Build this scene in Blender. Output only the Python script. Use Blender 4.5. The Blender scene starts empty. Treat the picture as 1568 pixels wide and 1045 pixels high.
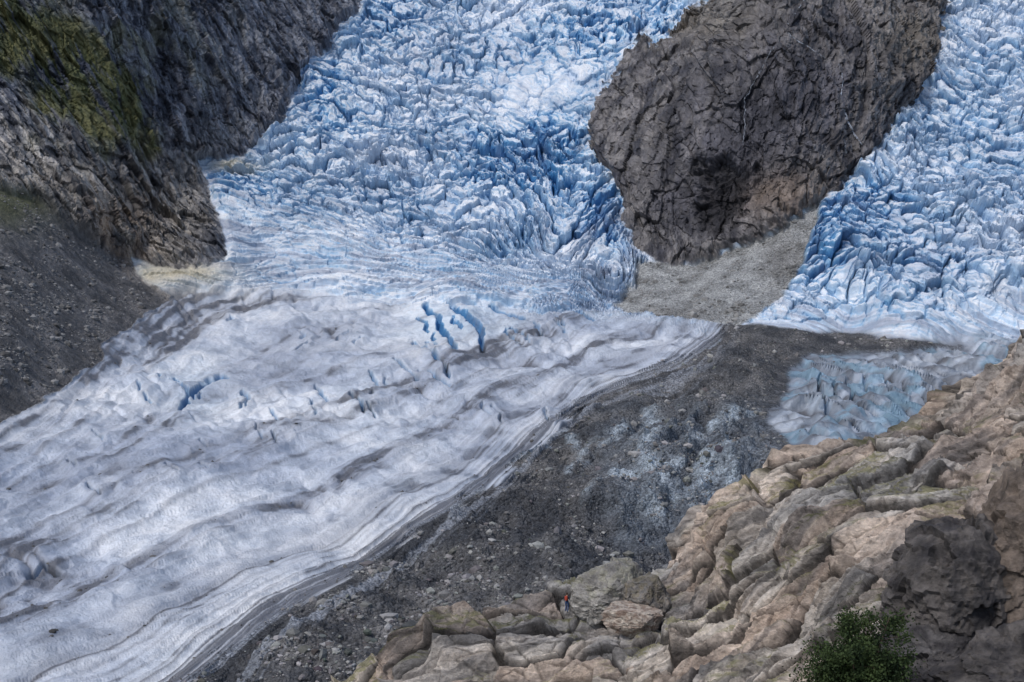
import bpy, bmesh, math, time
import numpy as np
from mathutils import Vector, Matrix
T0=time.time()
rng=np.random.default_rng(7)
scene=bpy.context.scene
# ------------------------------------------------------------------ camera frame, layout in pixels
F=2178.0; PITCH=math.radians(-9.0); CAM=np.array([0,0,150.0])
FW=np.array([0,math.cos(PITCH),math.sin(PITCH)]); UPV=np.array([0,-math.sin(PITCH),math.cos(PITCH)]); RT=np.array([1.0,0,0])
def unproj(px,py,D):
    """pixel position + depth along the view axis -> world position"""
    a=(np.asarray(px,float)-784.0)/F; b=(522.5-np.asarray(py,float))/F
    d=FW+a[...,None]*RT+b[...,None]*UPV
    return CAM+d*np.asarray(D,float)[...,None]
def lin(r,g,b):
    o=[]
    for c in (r,g,b):
        c/=255.0
        o.append(c/12.92 if c<=0.04045 else ((c+0.055)/1.055)**2.4)
    return np.array(o,np.float32)
def sst(a,b,x):
    t=np.clip((x-a)/(b-a),0,1); return t*t*(3-2*t)
def mix(a,b,t):
    return a*(1-t[...,None])+b*t[...,None]
# ------------------------------------------------------------------ noise
PT=rng.permutation(256).astype(np.int32); PT=np.concatenate([PT,PT,PT])
G2=np.stack([np.cos(np.arange(256)/256*2*np.pi),np.sin(np.arange(256)/256*2*np.pi)],1).astype(np.float32)
g=rng.normal(size=(256,3)); G3=(g/np.linalg.norm(g,axis=1)[:,None]).astype(np.float32)
RV=rng.random((256,6)).astype(np.float32)
def n2(x,y):
    x=np.asarray(x,np.float32); y=np.asarray(y,np.float32)
    xf=np.floor(x); yf=np.floor(y); ix=xf.astype(np.int32)&255; iy=yf.astype(np.int32)&255
    fx=x-xf; fy=y-yf
    u=fx*fx*fx*(fx*(fx*6-15)+10); v=fy*fy*fy*(fy*(fy*6-15)+10)
    def c(i,j):
        h=PT[PT[(ix+i)&255]+((iy+j)&255)]&255
        return G2[h,0]*(fx-i)+G2[h,1]*(fy-j)
    a=c(0,0);b=c(1,0);cc=c(0,1);d=c(1,1)
    return ((a+(b-a)*u)*(1-v)+(cc+(d-cc)*u)*v)*1.5
def n3(x,y,z):
    x=np.asarray(x,np.float32); y=np.asarray(y,np.float32); z=np.asarray(z,np.float32)
    xf=np.floor(x);yf=np.floor(y);zf=np.floor(z)
    ix=xf.astype(np.int32)&255;iy=yf.astype(np.int32)&255;iz=zf.astype(np.int32)&255
    fx=x-xf;fy=y-yf;fz=z-zf
    u=fx*fx*(3-2*fx);v=fy*fy*(3-2*fy);w=fz*fz*(3-2*fz)
    def c(i,j,k):
        h=PT[PT[PT[(ix+i)&255]+((iy+j)&255)]+((iz+k)&255)]&255
        return G3[h,0]*(fx-i)+G3[h,1]*(fy-j)+G3[h,2]*(fz-k)
    r=[]
    for k in (0,1):
        a=c(0,0,k);b=c(1,0,k);cc=c(0,1,k);d=c(1,1,k)
        r.append((a+(b-a)*u)*(1-v)+(cc+(d-cc)*u)*v)
    return (r[0]*(1-w)+r[1]*w)*1.6
def fbm2(x,y,o=4,g=.5):
    s=0;a=1
    for i in range(o):
        s=s+a*n2(x*2.03**i+17*i,y*2.03**i-9*i); a*=g
    return s
def fbm3(x,y,z,o=4,g=.5):
    s=0;a=1
    for i in range(o):
        s=s+a*n3(x*2.03**i+17*i,y*2.03**i-9*i,z*2.03**i+5*i); a*=g
    return s
def rid3(x,y,z,o=4,g=.5):
    s=0;a=1
    for i in range(o):
        s=s+a*(1-2*np.abs(n3(x*2.07**i+11*i,y*2.07**i-7*i,z*2.07**i+3*i))); a*=g
    return s
def saw(c,k=.16):
    f=c-np.floor(c);return np.where(f<1-k,f/(1-k),(1-f)/k)
def wor2(x,y):
    x=np.asarray(x,np.float32); y=np.asarray(y,np.float32)
    xf=np.floor(x);yf=np.floor(y);ix=xf.astype(np.int32);iy=yf.astype(np.int32)
    F1=np.full(x.shape,9,np.float32);F2=F1.copy();I=np.zeros(x.shape,np.int32);DX=np.zeros_like(F1);DY=np.zeros_like(F1)
    for i in (-1,0,1):
        for j in (-1,0,1):
            h=PT[PT[(ix+i)&255]+((iy+j)&255)]&255
            dx=xf+i+RV[h,0]-x; dy=yf+j+RV[h,1]-y
            d=dx*dx+dy*dy
            m=d<F1
            F2=np.where(m,F1,np.minimum(F2,d)); F1=np.where(m,d,F1)
            I=np.where(m,h,I);DX=np.where(m,dx,DX);DY=np.where(m,dy,DY)
    return np.sqrt(F1),np.sqrt(F2),I,DX,DY
def wor3(x,y,z):
    x=np.asarray(x,np.float32); y=np.asarray(y,np.float32); z=np.asarray(z,np.float32)
    xf=np.floor(x);yf=np.floor(y);zf=np.floor(z);ix=xf.astype(np.int32);iy=yf.astype(np.int32);iz=zf.astype(np.int32)
    F1=np.full(x.shape,9,np.float32);F2=F1.copy();I=np.zeros(x.shape,np.int32)
    DX=np.zeros_like(F1);DY=np.zeros_like(F1);DZ=np.zeros_like(F1)
    for i in (-1,0,1):
        for j in (-1,0,1):
            for k in (-1,0,1):
                h=PT[PT[PT[(ix+i)&255]+((iy+j)&255)]+((iz+k)&255)]&255
                dx=xf+i+RV[h,0]-x; dy=yf+j+RV[h,1]-y; dz=zf+k+RV[h,2]-z
                d=dx*dx+dy*dy+dz*dz
                m=d<F1
                F2=np.where(m,F1,np.minimum(F2,d)); F1=np.where(m,d,F1);I=np.where(m,h,I)
                DX=np.where(m,dx,DX);DY=np.where(m,dy,DY);DZ=np.where(m,dz,DZ)
    return np.sqrt(F1),np.sqrt(F2),I,DX,DY,DZ
# ------------------------------------------------------------------ scattered-data interpolation
def rbf(pts,vals,X,Y,c=40.,smooth=1e-6):
    pts=np.array(pts,float);vals=np.array(vals,float);n=len(pts)
    sc=1000.;P=pts/sc;cc=c/sc
    r=np.sqrt(((P[:,None]-P[None])**2).sum(-1)+cc*cc)
    A=np.zeros((n+3,n+3));A[:n,:n]=r-smooth*np.eye(n);A[:n,n]=1;A[:n,n+1:]=P;A[n,:n]=1;A[n+1:,:n]=P.T
    w=np.linalg.solve(A,np.concatenate([vals,[0,0,0]]))
    x=X/sc;y=Y/sc
    o=w[n]+w[n+1]*x+w[n+2]*y
    for i in range(n):
        o+=w[i]*np.sqrt((x-P[i,0])**2+(y-P[i,1])**2+cc*cc)
    return o
def sdf(poly,X,Y):
    """+ inside"""
    d=np.full(X.shape,1e9,np.float32);ins=np.zeros(X.shape,bool)
    n=len(poly)
    for i in range(n):
        x0,y0=poly[i];x1,y1=poly[(i+1)%n]
        ex,ey=x1-x0,y1-y0
        wx=X-x0;wy=Y-y0
        t=np.clip((wx*ex+wy*ey)/(ex*ex+ey*ey+1e-9),0,1)
        d=np.minimum(d,(wx-t*ex)**2+(wy-t*ey)**2)
        if ey!=0:
            cr=((y0<=Y)!=(y1<=Y))&(X<x0+(Y-y0)/ey*ex)
            ins^=cr
    d=np.sqrt(d)
    return np.where(ins,d,-d)
def pline(pts,X,Y):
    d=np.full(X.shape,1e9,np.float32)
    for i in range(len(pts)-1):
        x0,y0=pts[i];x1,y1=pts[i+1];ex,ey=x1-x0,y1-y0
        wx=X-x0;wy=Y-y0
        t=np.clip((wx*ex+wy*ey)/(ex*ex+ey*ey+1e-9),0,1)
        d=np.minimum(d,(wx-t*ex)**2+(wy-t*ey)**2)
    return np.sqrt(d)
def normals(P):
    du=np.gradient(P,axis=1);dv=np.gradient(P,axis=0)
    n=np.cross(dv,du);n/=np.linalg.norm(n,axis=-1)[...,None]+1e-12
    return n
def blur(a,k):
    for ax in (0,1):
        c=np.cumsum(np.pad(a,[(k+1,k) if i==ax else (0,0) for i in (0,1)],mode='edge'),axis=ax,dtype=np.float64)
        a=(np.take(c,np.arange(2*k+1,c.shape[ax]),axis=ax)-np.take(c,np.arange(0,c.shape[ax]-2*k-1),axis=ax))/(2*k+1)
    return a.astype(np.float32)
def make_mesh(name,V,FC,col=None,mat=None,smooth=False):
    me=bpy.data.meshes.new(name);k=FC.shape[1]
    me.vertices.add(len(V));me.vertices.foreach_set('co',np.ascontiguousarray(V,np.float32).ravel())
    me.loops.add(FC.size);me.loops.foreach_set('vertex_index',np.ascontiguousarray(FC,np.int32).ravel())
    me.polygons.add(len(FC));me.polygons.foreach_set('loop_start',np.arange(0,FC.size,k,dtype=np.int32))
    me.update(calc_edges=True)
    me.polygons.foreach_set('use_smooth',np.full(len(FC),smooth,bool) if isinstance(smooth,bool) else smooth)
    if col is not None:
        at=me.attributes.new('Col','FLOAT_COLOR','POINT')
        c=np.ones((len(V),4),np.float32);c[:,:3]=col
        at.data.foreach_set('color',c.ravel())
    if mat: me.materials.append(mat)
    ob=bpy.data.objects.new(name,me);scene.collection.objects.link(ob)
    return ob
# ------------------------------------------------------------------ materials
def earth_mat(name,scale,contrast,bump,bdist,rough=.9,spec=.25,vor=0.,vst=(1,1,1),det=5):
    m=bpy.data.materials.new(name);m.use_nodes=True;nt=m.node_tree;N=nt.nodes;L=nt.links
    b=N['Principled BSDF'];b.inputs['Roughness'].default_value=rough;b.inputs['Specular IOR Level'].default_value=spec
    at=N.new('ShaderNodeAttribute');at.attribute_name='Col'
    tc=N.new('ShaderNodeTexCoord');mp=N.new('ShaderNodeMapping');mp.inputs['Scale'].default_value=vst
    L.new(tc.outputs['Object'],mp.inputs['Vector'])
    def noise(s,d=6,r=.65,dis=0):
        n=N.new('ShaderNodeTexNoise');n.inputs['Scale'].default_value=s;n.inputs['Detail'].default_value=d
        n.inputs['Roughness'].default_value=r;n.inputs['Distortion'].default_value=dis
        L.new(mp.outputs[0],n.inputs['Vector']);return n
    na=noise(scale,det,.72);nb=noise(scale*.18,3,.6)
    r=N.new('ShaderNodeMapRange');r.inputs['From Min'].default_value=.3;r.inputs['From Max'].default_value=.7
    r.inputs['To Min'].default_value=1-contrast;r.inputs['To Max'].default_value=1+contrast;r.clamp=False
    L.new(na.outputs['Fac'],r.inputs['Value'])
    r2=N.new('ShaderNodeMapRange');r2.inputs['From Min'].default_value=.3;r2.inputs['From Max'].default_value=.7
    r2.inputs['To Min'].default_value=1-contrast*.6;r2.inputs['To Max'].default_value=1+contrast*.6;r2.clamp=False
    L.new(nb.outputs['Fac'],r2.inputs['Value'])
    mu=N.new('ShaderNodeMath');mu.operation='MULTIPLY';L.new(r.outputs[0],mu.inputs[0]);L.new(r2.outputs[0],mu.inputs[1])
    h=na.outputs['Fac'];last=mu.outputs[0]
    if vor>0:
        v=N.new('ShaderNodeTexVoronoi');v.inputs['Scale'].default_value=scale*1.6;L.new(mp.outputs[0],v.inputs['Vector'])
        sp=N.new('ShaderNodeSeparateColor');L.new(v.outputs['Color'],sp.inputs[0])
        r3=N.new('ShaderNodeMapRange');r3.inputs['To Min'].default_value=1-vor;r3.inputs['To Max'].default_value=1+vor
        L.new(sp.outputs[0],r3.inputs['Value'])
        m3=N.new('ShaderNodeMath');m3.operation='MULTIPLY';L.new(last,m3.inputs[0]);L.new(r3.outputs[0],m3.inputs[1]);last=m3.outputs[0]
        ad=N.new('ShaderNodeMath');ad.operation='SUBTRACT';L.new(h,ad.inputs[0]);L.new(v.outputs['Distance'],ad.inputs[1]);h=ad.outputs[0]
    vm=N.new('ShaderNodeVectorMath');vm.operation='SCALE';L.new(at.outputs['Color'],vm.inputs[0]);L.new(last,vm.inputs['Scale'])
    L.new(vm.outputs[0],b.inputs['Base Color'])
    bp=N.new('ShaderNodeBump');bp.inputs['Strength'].default_value=bump;bp.inputs['Distance'].default_value=bdist
    L.new(h,bp.inputs['Height']);L.new(bp.outputs[0],b.inputs['Normal'])
    return m
M_ice=earth_mat('glacier_ice_mat',.40,.12,.8,1.1,.5,.4)
M_mor=earth_mat('moraine_mat',.9,.35,.9,.7,.95,.15,vor=.4)
M_mtn=earth_mat('mountain_rock_mat',.34,.45,1.,2.6,.9,.2,vst=(1.2,.8,.5))
M_cliff=earth_mat('cliff_rock_mat',.34,.45,1.,2.6,.7,.4,vst=(1.1,.5,.55))
M_near=earth_mat('granite_mat',1.7,.46,1.,.42,.9,.25,det=8)
M_stone=earth_mat('stone_mat',1.5,.25,.5,.2,.95,.2)
# ================================================================== VALLEY SHEET
ctrl=[(0,1045,300),(300,1045,300),(600,1045,298),(900,1045,290),(1250,1045,290),(1568,1045,290),(-260,1045,310),(1830,1045,290),
(0,1200,250),(800,1200,240),(1568,1200,240),
(0,920,360),(300,920,360),(600,920,352),(900,950,345),(1200,950,330),
(0,800,432),(300,800,432),(600,800,425),(880,800,415),(1050,850,412),(1200,800,400),(1568,800,380),
(0,700,510),(250,690,520),(-260,650,470),(0,650,556),(100,600,610),
(300,600,650),(600,600,648),(900,600,630),(1100,600,585),(1050,650,535),(950,700,495),(1200,700,480),(1250,660,515),(1300,590,640),(1300,550,700),(1300,630,560),(1450,620,600),(1450,560,700),(1568,600,620),
(170,530,700),(300,480,815),(600,470,838),(750,470,840),(950,478,825),(1100,502,765),(1300,520,750),(1568,520,740),(1830,520,700),
(600,400,925),(750,400,935),(900,400,905),(420,400,930),(450,300,1025),(700,320,1035),(850,320,1000),(700,250,1130),(900,250,1075),(450,200,1120),(700,180,1200),
(700,100,1275),(850,100,1240),(560,100,1260),(560,0,1385),(700,0,1410),(900,0,1370),(1050,0,1330),(700,-110,1560),(1000,-110,1500),(500,-110,1500),
(345,390,905),(310,255,1040),(370,240,1080),(430,190,1130),(470,100,1230),
(200,400,870),(260,460,825),(0,290,800),(0,150,880),(0,0,930),(-260,0,860),(-260,300,740),(0,450,665),(0,560,590),(100,400,780),(100,500,690),
(150,300,880),(150,200,930),(150,0,985),(300,120,1080),(300,0,1130),(420,0,1250),(420,100,1180),(0,-110,960),(300,-110,1180),
(905,200,1110),(960,80,1190),(1060,20,1280),(1000,400,895),(1050,405,885),(1100,390,882),(1100,250,925),(1000,250,985),(1020,120,1080),(1100,120,990),(1120,0,1080),
(1200,345,865),(1250,200,915),(1250,60,985),(1250,0,1040),(1350,100,985),(1400,60,1060),(1380,160,985),(1330,240,920),(1200,-110,1180),
(1100,440,822),(1200,420,822),(1000,450,840),(1260,310,880),
(1440,0,1160),(1500,100,1080),(1568,0,1190),(1500,200,985),(1420,300,885),(1568,300,890),(1500,400,795),(1300,400,810),(1568,420,775),(1200,470,785),(1400,480,750),(1830,300,850),(1830,0,1150),(1500,-110,1320)]
ctrl=np.array(ctrl,float)
px=np.concatenate([np.linspace(-260,-14,24),np.arange(-10,1580,1.25),np.linspace(1584,1830,24)])
py=np.concatenate([np.linspace(-110,-13,16),np.arange(-10,540,.85),np.arange(541,1056,1.2),np.linspace(1060,1190,14)])
PX,PY=np.meshgrid(px,py)
inv=rbf(ctrl[:,:2],1.0/ctrl[:,2]*1000,PX,PY,c=28.)/1000
D=1/inv
P=unproj(PX,PY,D)
NB=normals(P)
x,y,z=[P[...,i].astype(np.float32) for i in range(3)]
print('base',time.time()-T0)
w1=fbm2(x/26,y/40,4);w2=fbm2(x/26+50,y/40+31,4)
wz=fbm3(x/18,y/30,z/12,3);wy=fbm3(x/7+9,y/20,z/6,3)
XW=(PX+7*w1+4*wz).astype(np.float32);YW=(PY+5*w2+4*wz).astype(np.float32)
poly_left=[(-400,-300),(590,-300),(560,0),(548,22),(515,55),(508,80),(470,102),(452,150),(430,192),(400,215),(370,243),(308,256),(322,300),(345,370),(342,402),(300,416),(240,412),(196,398),(232,440),(262,462),(220,492),(168,520),(158,552),(100,595),(0,652),(-400,850)]
poly_scree=[(-400,180),(0,285),(50,300),(110,345),(185,402),(262,462),(300,560),(0,700),(-400,900)]
poly_cliff=[(1130,-300),(1092,2),(1062,24),(1040,50),(1000,78),(990,50),(968,72),(945,110),(918,160),(904,200),(912,250),(940,275),(952,318),(966,372),(1000,402),(1050,411),(1100,396),(1200,346),(1262,310),(1330,240),(1385,165),(1420,122),(1436,60),(1442,0),(1460,-300)]
poly_grav=[(938,474),(975,445),(970,400),(1000,400),(1050,409),(1100,394),(1200,344),(1262,308),(1243,360),(1222,425),(1180,465),(1130,503),(1060,496)]
poly_mor=[(1118,500),(1200,505),(1330,518),(1470,530),(1420,538),(1300,541),(1235,546),(1206,572),(1208,600),(1178,632),(1182,655),(1215,690),(1240,735),(1330,690),(1700,500),(1900,800),(1900,1400),(260,1400),(150,1120),(290,1045),(400,970),(520,890),(640,812),(700,776),(780,722),(850,668),(880,628),(960,592),(1060,548),(1100,520)]
s_left=sdf(poly_left,XW+5*wy,YW+4*wy);s_scree=sdf(poly_scree,XW,YW);s_cliff=sdf(poly_cliff,XW+9*wy,YW+5*wy);s_grav=sdf(poly_grav,XW,YW)
print('sdf',time.time()-T0)
# -------- structure fields of the ice
def flat(lst):
    p=[];v=[]
    for val,pts in lst:
        for q in pts:p.append(q);v.append(val)
    return p,v
tp,tv=flat([(0,[(1110,508),(1000,575),(880,628),(760,722),(640,802),(480,905),(340,1005),(230,1080)]),
(.25,[(1000,530),(850,600),(700,695),(520,795),(300,895),(100,990),(-100,1080)]),
(.5,[(900,503),(750,570),(600,660),(400,740),(200,820),(0,915),(-200,1000)]),
(.75,[(700,500),(500,540),(330,600),(150,690),(0,780),(-200,880)]),
(1,[(340,440),(260,482),(170,530),(100,600),(0,660),(-150,760)]),(-.5,[(1100,900),(1300,700),(700,1100)])])
S=rbf(tp,tv,PX,PY,c=60.).astype(np.float32)
lt=(x*.010-y*.0035).astype(np.float32)
SW=S+.024*n2(x/120,y/120)+.006*w1
bandA=n2(SW*17,lt*.9+5);bandB=n2(SW*46,lt*1.9);bandC=n2(SW*130+.35*w1,lt*4)
bandm=sst(-.45,.2,n2(lt*2.2+9,SW*6))                     # bands fade in and out along the flow
band=np.clip(.42+.75*bandA+(.8*bandB+.6*bandC)*bandm,0,1)
s_mor=sdf(poly_mor,XW,YW)+(16*bandB+12*bandC+8*bandA+7*w1)*sst(1180,1050,PX)
m_left=sst(-3,3,s_left);m_cliff=sst(-2,3,s_cliff);m_grav=sst(-3,3,s_grav)*(1-m_cliff);m_mor=sst(-7,5,s_mor)*(1-m_grav)
m_ice=np.clip(1-m_left-m_cliff-m_grav-m_mor,0,1)
qp,qv=flat([(0,[(650,470),(800,472),(950,480)]),(1,[(340,438),(480,430),(700,442),(900,466)]),(2,[(350,350),(500,372),(700,412),(850,446),(940,470)]),
(3,[(330,270),(450,302),(600,345),(750,390),(880,435)]),(4,[(380,230),(500,250),(650,290),(800,345),(920,420)]),(5,[(450,150),(600,190),(750,225),(900,300)]),
(6,[(500,80),(650,115),(800,150),(920,170)]),(7,[(560,10),(700,40),(850,50),(1000,30)]),(8.2,[(560,-60),(1000,-60)])])
Q=rbf(qp,qv,PX,PY,c=60.).astype(np.float32)
brk=np.interp(PX,[-300,150,340,500,650,950,1120,1330,1900],[470,452,442,448,468,480,500,518,530]).astype(np.float32)
wt=sst(-8,22,YW-brk)                   # tongue weight
right=sst(1080,1140,PX)                # right-hand icefall
V=np.where(PX>1080,(y+.75*x)/19.,Q*4.5).astype(np.float32)
jag=sst(1.9,3.4,Q);jag=np.where(PX>1080,sst(505,420,PY),jag)
om=sst(-.15,.15,n2(x/95+3,y/120+8))                        # two crevasse sets alternate down the fall
U=np.where(PX>1080,x/15.-y/50,x/18.).astype(np.float32)
U=U+.5*w1;Vw=V+.5*w2
def spot(cx,cy,rx,ry): return np.exp(-(((PX-cx)/rx)**2+((PY-cy)/ry)**2)).astype(np.float32)
A=.7+4.3*jag*(.75+.5*sst(-.4,.5,n2(x/70+20,y/90)))
A=A*(1-.80*spot(800,135,95,60))*(1-.4*spot(560,180,60,50))*(1+.6*spot(850,270,70,70))*(1+.4*spot(590,250,90,60))
A=A*(1-wt)+wt*.25
F1,F2,I1,DX,DY=wor2(U+.9*om*np.sin(Vw*.7),Vw)
H1,H2,J1,HX,HY=wor2((U*.8+Vw*.5)*1.15+40,(Vw*.8-U*.75)*1.1+21)
def blk(I,dx,dy): return RV[I,2]*1.2+(dx*(RV[I,3]-.5)+dy*(RV[I,4]-.12))*1.9
b1=blk(I1,DX,DY)*(1-om)+blk(J1,HX,HY)*om
ck1=sst(.22,.02,F2-F1)*(RV[I1,5]*.8+.4)*(1-om)+sst(.22,.02,H2-H1)*(RV[J1,5]*.8+.4)*om
G1,G2_,I2,EX,EY=wor2((U+.4*Vw)*2.4+7+.3*w2,(Vw-.3*U)*2.2+3+.2*w1)
b2=RV[I2,2]+(EX*(RV[I2,3]-.5)+EY*(RV[I2,4]-.15))*2.0
ck2=sst(.25,.03,G2_-G1)
K1,K2,I3,KX,KY=wor2((U-.5*Vw)*5.0+7,(Vw+.5*U)*4.6+3)
b3=RV[I3,2]+(KX*(RV[I3,3]-.5)+KY*(RV[I3,4]-.3))*2
ln=1-2*np.abs(n2(x/75+w1*.4,V*1.8+w2*.15));ln2=1-2*np.abs(n2(x/50,V*4.3+w2*.3));ln3=n2(x/40+.5*w1,V*10)
hi=A*(b1+.45*b2-1.0*ck1-.22*ck2+.18*b3)+(1-wt)*((1.7*ln+1.1*ln2+.5*ln3)*(1.35-.8*jag))
hi+=(1-wt)*(fbm2(x/55,y/60,3)*6+fbm3(x/4.,y/5.,z/3.,2)*.4*jag)
# tongue relief
st1=n2(SW*9,lt*.9);st2=1-2*np.abs(n2(SW*21,lt*1.5+3))
cres=1-2*np.abs(n2((x+.6*y)/58+w2*.5,S*5-x/110+w1*.4))
cre2=np.clip(1-2.4*np.abs(n2((x+.5*y)/21+w2*.6,S*8+w1*.4)),0,1)*sst(.15,.45,S)*sst(-.15,.35,n2(x/80+7,y/110+4))
hum=(1-np.abs(n2(x/15+w1,y/26+w2)))**2
ht=2.6*st1+.55*st2+.42*bandB*bandm+.2*bandC+fbm2(x/38,y/60,3)*3.0+1.3*cres*sst(.15,.4,S)-2.0*cre2+.26*fbm2(x/5,y/8,3)+.5*hum*sst(.1,.4,S)
rp=wt*right
rib=1-2*np.abs(n2((x+.3*y)/19+w1*.5,y/120));rib2=n2(x/44,y/5.5+.5*w1);rk_=sst(.25,.02,np.abs(n2((x+.35*y)/13+w1*.5,y/60+3)))
ht+=rp*(5.5*rib+1.4*n2(x/6+w1,y/40)+1.5*rib2-2.2*rk_)
hi=hi+wt*ht
crev=[[(655,474),(670,500),(684,515),(700,548)],[(690,476),(722,500),(735,516),(744,545)],[(632,525),(664,552),(684,586)],[(760,480),(800,494)],[(604,562),(634,588)],
[(276,630),(308,600),(346,580)],[(368,628),(374,606)],[(820,205),(826,240),(846,290)],[(858,228),(870,262)],[(912,318),(925,352),(938,388)],
[(486,594),(500,620)],[(1310,322),(1340,310)],[(1225,395),(1262,372)],[(1250,590),(1258,612),(1262,650)],[(1296,600),(1312,640)],[(880,480),(905,492)],[(725,205),(745,218)],[(40,880),(70,868),(90,872)],[(540,618),(560,640)],[(640,575),(690,600)]]
wide={0,1,2,5,7,9}
cgr=np.random.default_rng(31)
for (cx,cy,sx,sy,n) in [(300,600,70,30,9),(700,515,80,28,10),(560,600,90,40,7),(450,520,90,30,5),(780,630,70,30,3),(200,740,100,60,5),(860,500,50,14,4),(1330,600,60,30,4),(400,680,100,50,4)]:
    for k in range(n):
        ax=cx+cgr.normal(0,sx*.6);ay=cy+cgr.normal(0,sy*.6);L_=cgr.uniform(7,26);an=math.radians(cgr.normal(58,14));
        if cy<560 and cx<500: an=math.radians(cgr.normal(125,12))
        dx_,dy_=math.cos(an)*L_,math.sin(an)*L_*.8;bx_=cgr.normal(0,3)
        crev.append([(ax-dx_*.5,ay-dy_*.5),(ax+bx_,ay),(ax+dx_*.5,ay+dy_*.5)])
cv=np.zeros_like(x);cw=np.zeros_like(x)
CX_=XW+5*w2+2.5*bandC
for ic,c in enumerate(crev):
    ca=np.array(c);x0,x1=ca[:,0].min()-50,ca[:,0].max()+50;y0,y1=ca[:,1].min()-50,ca[:,1].max()+50
    i0,i1=np.searchsorted(py,[y0,y1]);j0,j1=np.searchsorted(px,[x0,x1])
    sl=(slice(i0,i1),slice(j0,j1))
    d=pline(c,CX_[sl],YW[sl]);f=1.6 if ic in wide else (1. if ic<20 else .75)
    cv[sl]=np.maximum(cv[sl],sst(3.8*f,.3*f,d)*min(f,1.25));cw[sl]=np.maximum(cw[sl],sst(26*f,5,d)*f)
hi-=cv*4.2;hi+=cw*1.3
stp=sst(3,-5,YW-brk-6*w1)*np.exp(-np.clip(brk-PY,0,None)/45)*sst(630,720,PX)*sst(960,860,PX)
hi+=stp*6
# debris heights
hm=fbm2(x/40,y/40,4)*5+fbm2(x/7,y/7,4)*1.1
W1,W2,WI,_,_=wor2(x/2.6,y/2.6);hm+=np.clip(.55-W1,0,1)*2.2*(RV[WI,3]>.55)
facemask=np.exp(-(((PX-1065)/140)**4+((PY-740)/110)**4)).astype(np.float32)
ft=(x*.8-y*.25)
ribm=1-2*np.abs(n2(ft/18+w1*.5,y/80))
hm+=facemask*(5*ribm+1.8*fbm2(ft/6,y/14,3)+2.0*n2(x/50,y/7+w1))
ex_=np.zeros_like(x)
for c,wd in [([(1000,645),(985,700),(1012,760),(998,800)],15),([(1062,680),(1082,730),(1062,792)],17),([(1112,690),(1122,750)],11),([(940,722),(990,735),(1060,720),(1115,728)],7),([(975,782),(1040,792),(1095,776)],10),([(1085,655),(1160,640)],8),([(690,775),(730,752)],8),([(850,640),(880,690)],8),([(780,712),(850,676)],8),([(1150,760),(1190,700)],10),([(900,790),(935,740)],7),([(870,720),(960,660)],8)]:
    ex_=np.maximum(ex_,sst(wd*1.7,0,pline(c,XW+6*w2,YW+5*w1)))
hm+=ex_*1.2
ridge=np.exp(-(pline([(1112,503),(1200,507),(1330,522),(1460,535)],PX,PY)/12)**2);hm+=ridge*6
hm=hm*sst(-5,40,s_mor)+1.0
hg=fbm2(x/30,y/30,4)*1.5+fbm2(x/5,y/5,3)*.5
# rock displacement
rockm=(m_left+m_cliff)>.01
xr,yr,zr=x[rockm],y[rockm],z[rockm]
isL=PX[rockm]<700
kk=np.where(isL,.40,-.30).astype(np.float32);yc=np.where(isL,.5,.05).astype(np.float32);ys=np.where(isL,2.,5.).astype(np.float32)
sh=xr*.9+yr*yc+zr*kk
vs=np.where(isL,1.1,1.25).astype(np.float32)
yq=yr/ys
wob=fbm3(sh/30,zr/40,yq/30,3)
wob2=fbm3(sh/9,zr/9,yq/9,3)
sh=sh+2.5*wob;zr2=zr+3*fbm3(sh/24+9,zr/30,yq/24,3)
big=rid3(sh/75,zr2/150,yq/60,3)
med=rid3(sh/20,zr2/70,yq/30,4,.55)
Z1,Z2,ZI,zx,zy,zz=wor3(sh/34,zr2/(48*vs),yq/30)
blkg=(RV[ZI,2]-.5)*1.0+(zx*(RV[ZI,3]-.5)+zz*(RV[ZI,4]-.5))*3
A1,A2,AI,ax,ay,az=wor3(sh/12,zr2/(20*vs),yq/14)
blkc=(RV[AI,2]-.5)*1.1+(ax*(RV[AI,3]-.5)+az*(RV[AI,4]-.5))*2.8
crk=sst(.08,.01,A2-A1)
B1,B2,BI,bx,by,bz=wor3(sh/4.4+5,zr2/(6*vs),yq/6)
blkf=(RV[BI,2]-.5)+(bx*(RV[BI,3]-.5)+bz*(RV[BI,4]-.5))*2.8
crk2=sst(.10,.01,B2-B1)
C1_,C2_,CI,cx_,cy_,cz_=wor3(sh/1.9+5,zr2/(2.6*vs),yq/3)
blkm=(RV[CI,2]-.5)+(cx_*(RV[CI,3]-.5)+cz_*(RV[CI,4]-.5))*2.2
# bedding ledges: rise to the right on the nunatak, fall to the right on the valley wall
led=np.where(isL,(zr+.75*(xr*.9+yr*.35))/26,(zr-.62*xr)/19)+.9*wob+.25*wob2
led2=np.where(isL,(zr+.95*(xr*.9+yr*.35))/9,(zr-.75*xr)/6.5)+.7*wob+.5*wob2
ledm=sst(-.4,.3,fbm3(sh/50+30,zr/40,yq/50,2))
rh=7*big+2.2*med+4.2*blkg+2.8*blkc-.5*crk+1.9*blkf-.2*crk2+1.0*blkm+4.5*saw(led,.14)*ledm+1.5*saw(led2,.2)*(1-.5*ledm)
hr=np.zeros_like(x);hr[rockm]=rh
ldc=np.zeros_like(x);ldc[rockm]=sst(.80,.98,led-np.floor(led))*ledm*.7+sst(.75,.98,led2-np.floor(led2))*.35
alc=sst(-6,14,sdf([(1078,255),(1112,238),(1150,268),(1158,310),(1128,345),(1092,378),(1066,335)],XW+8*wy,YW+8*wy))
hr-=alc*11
ckr=np.zeros_like(x);ckr[rockm]=np.clip(crk*.5+crk2*.4,0,1)
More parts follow.
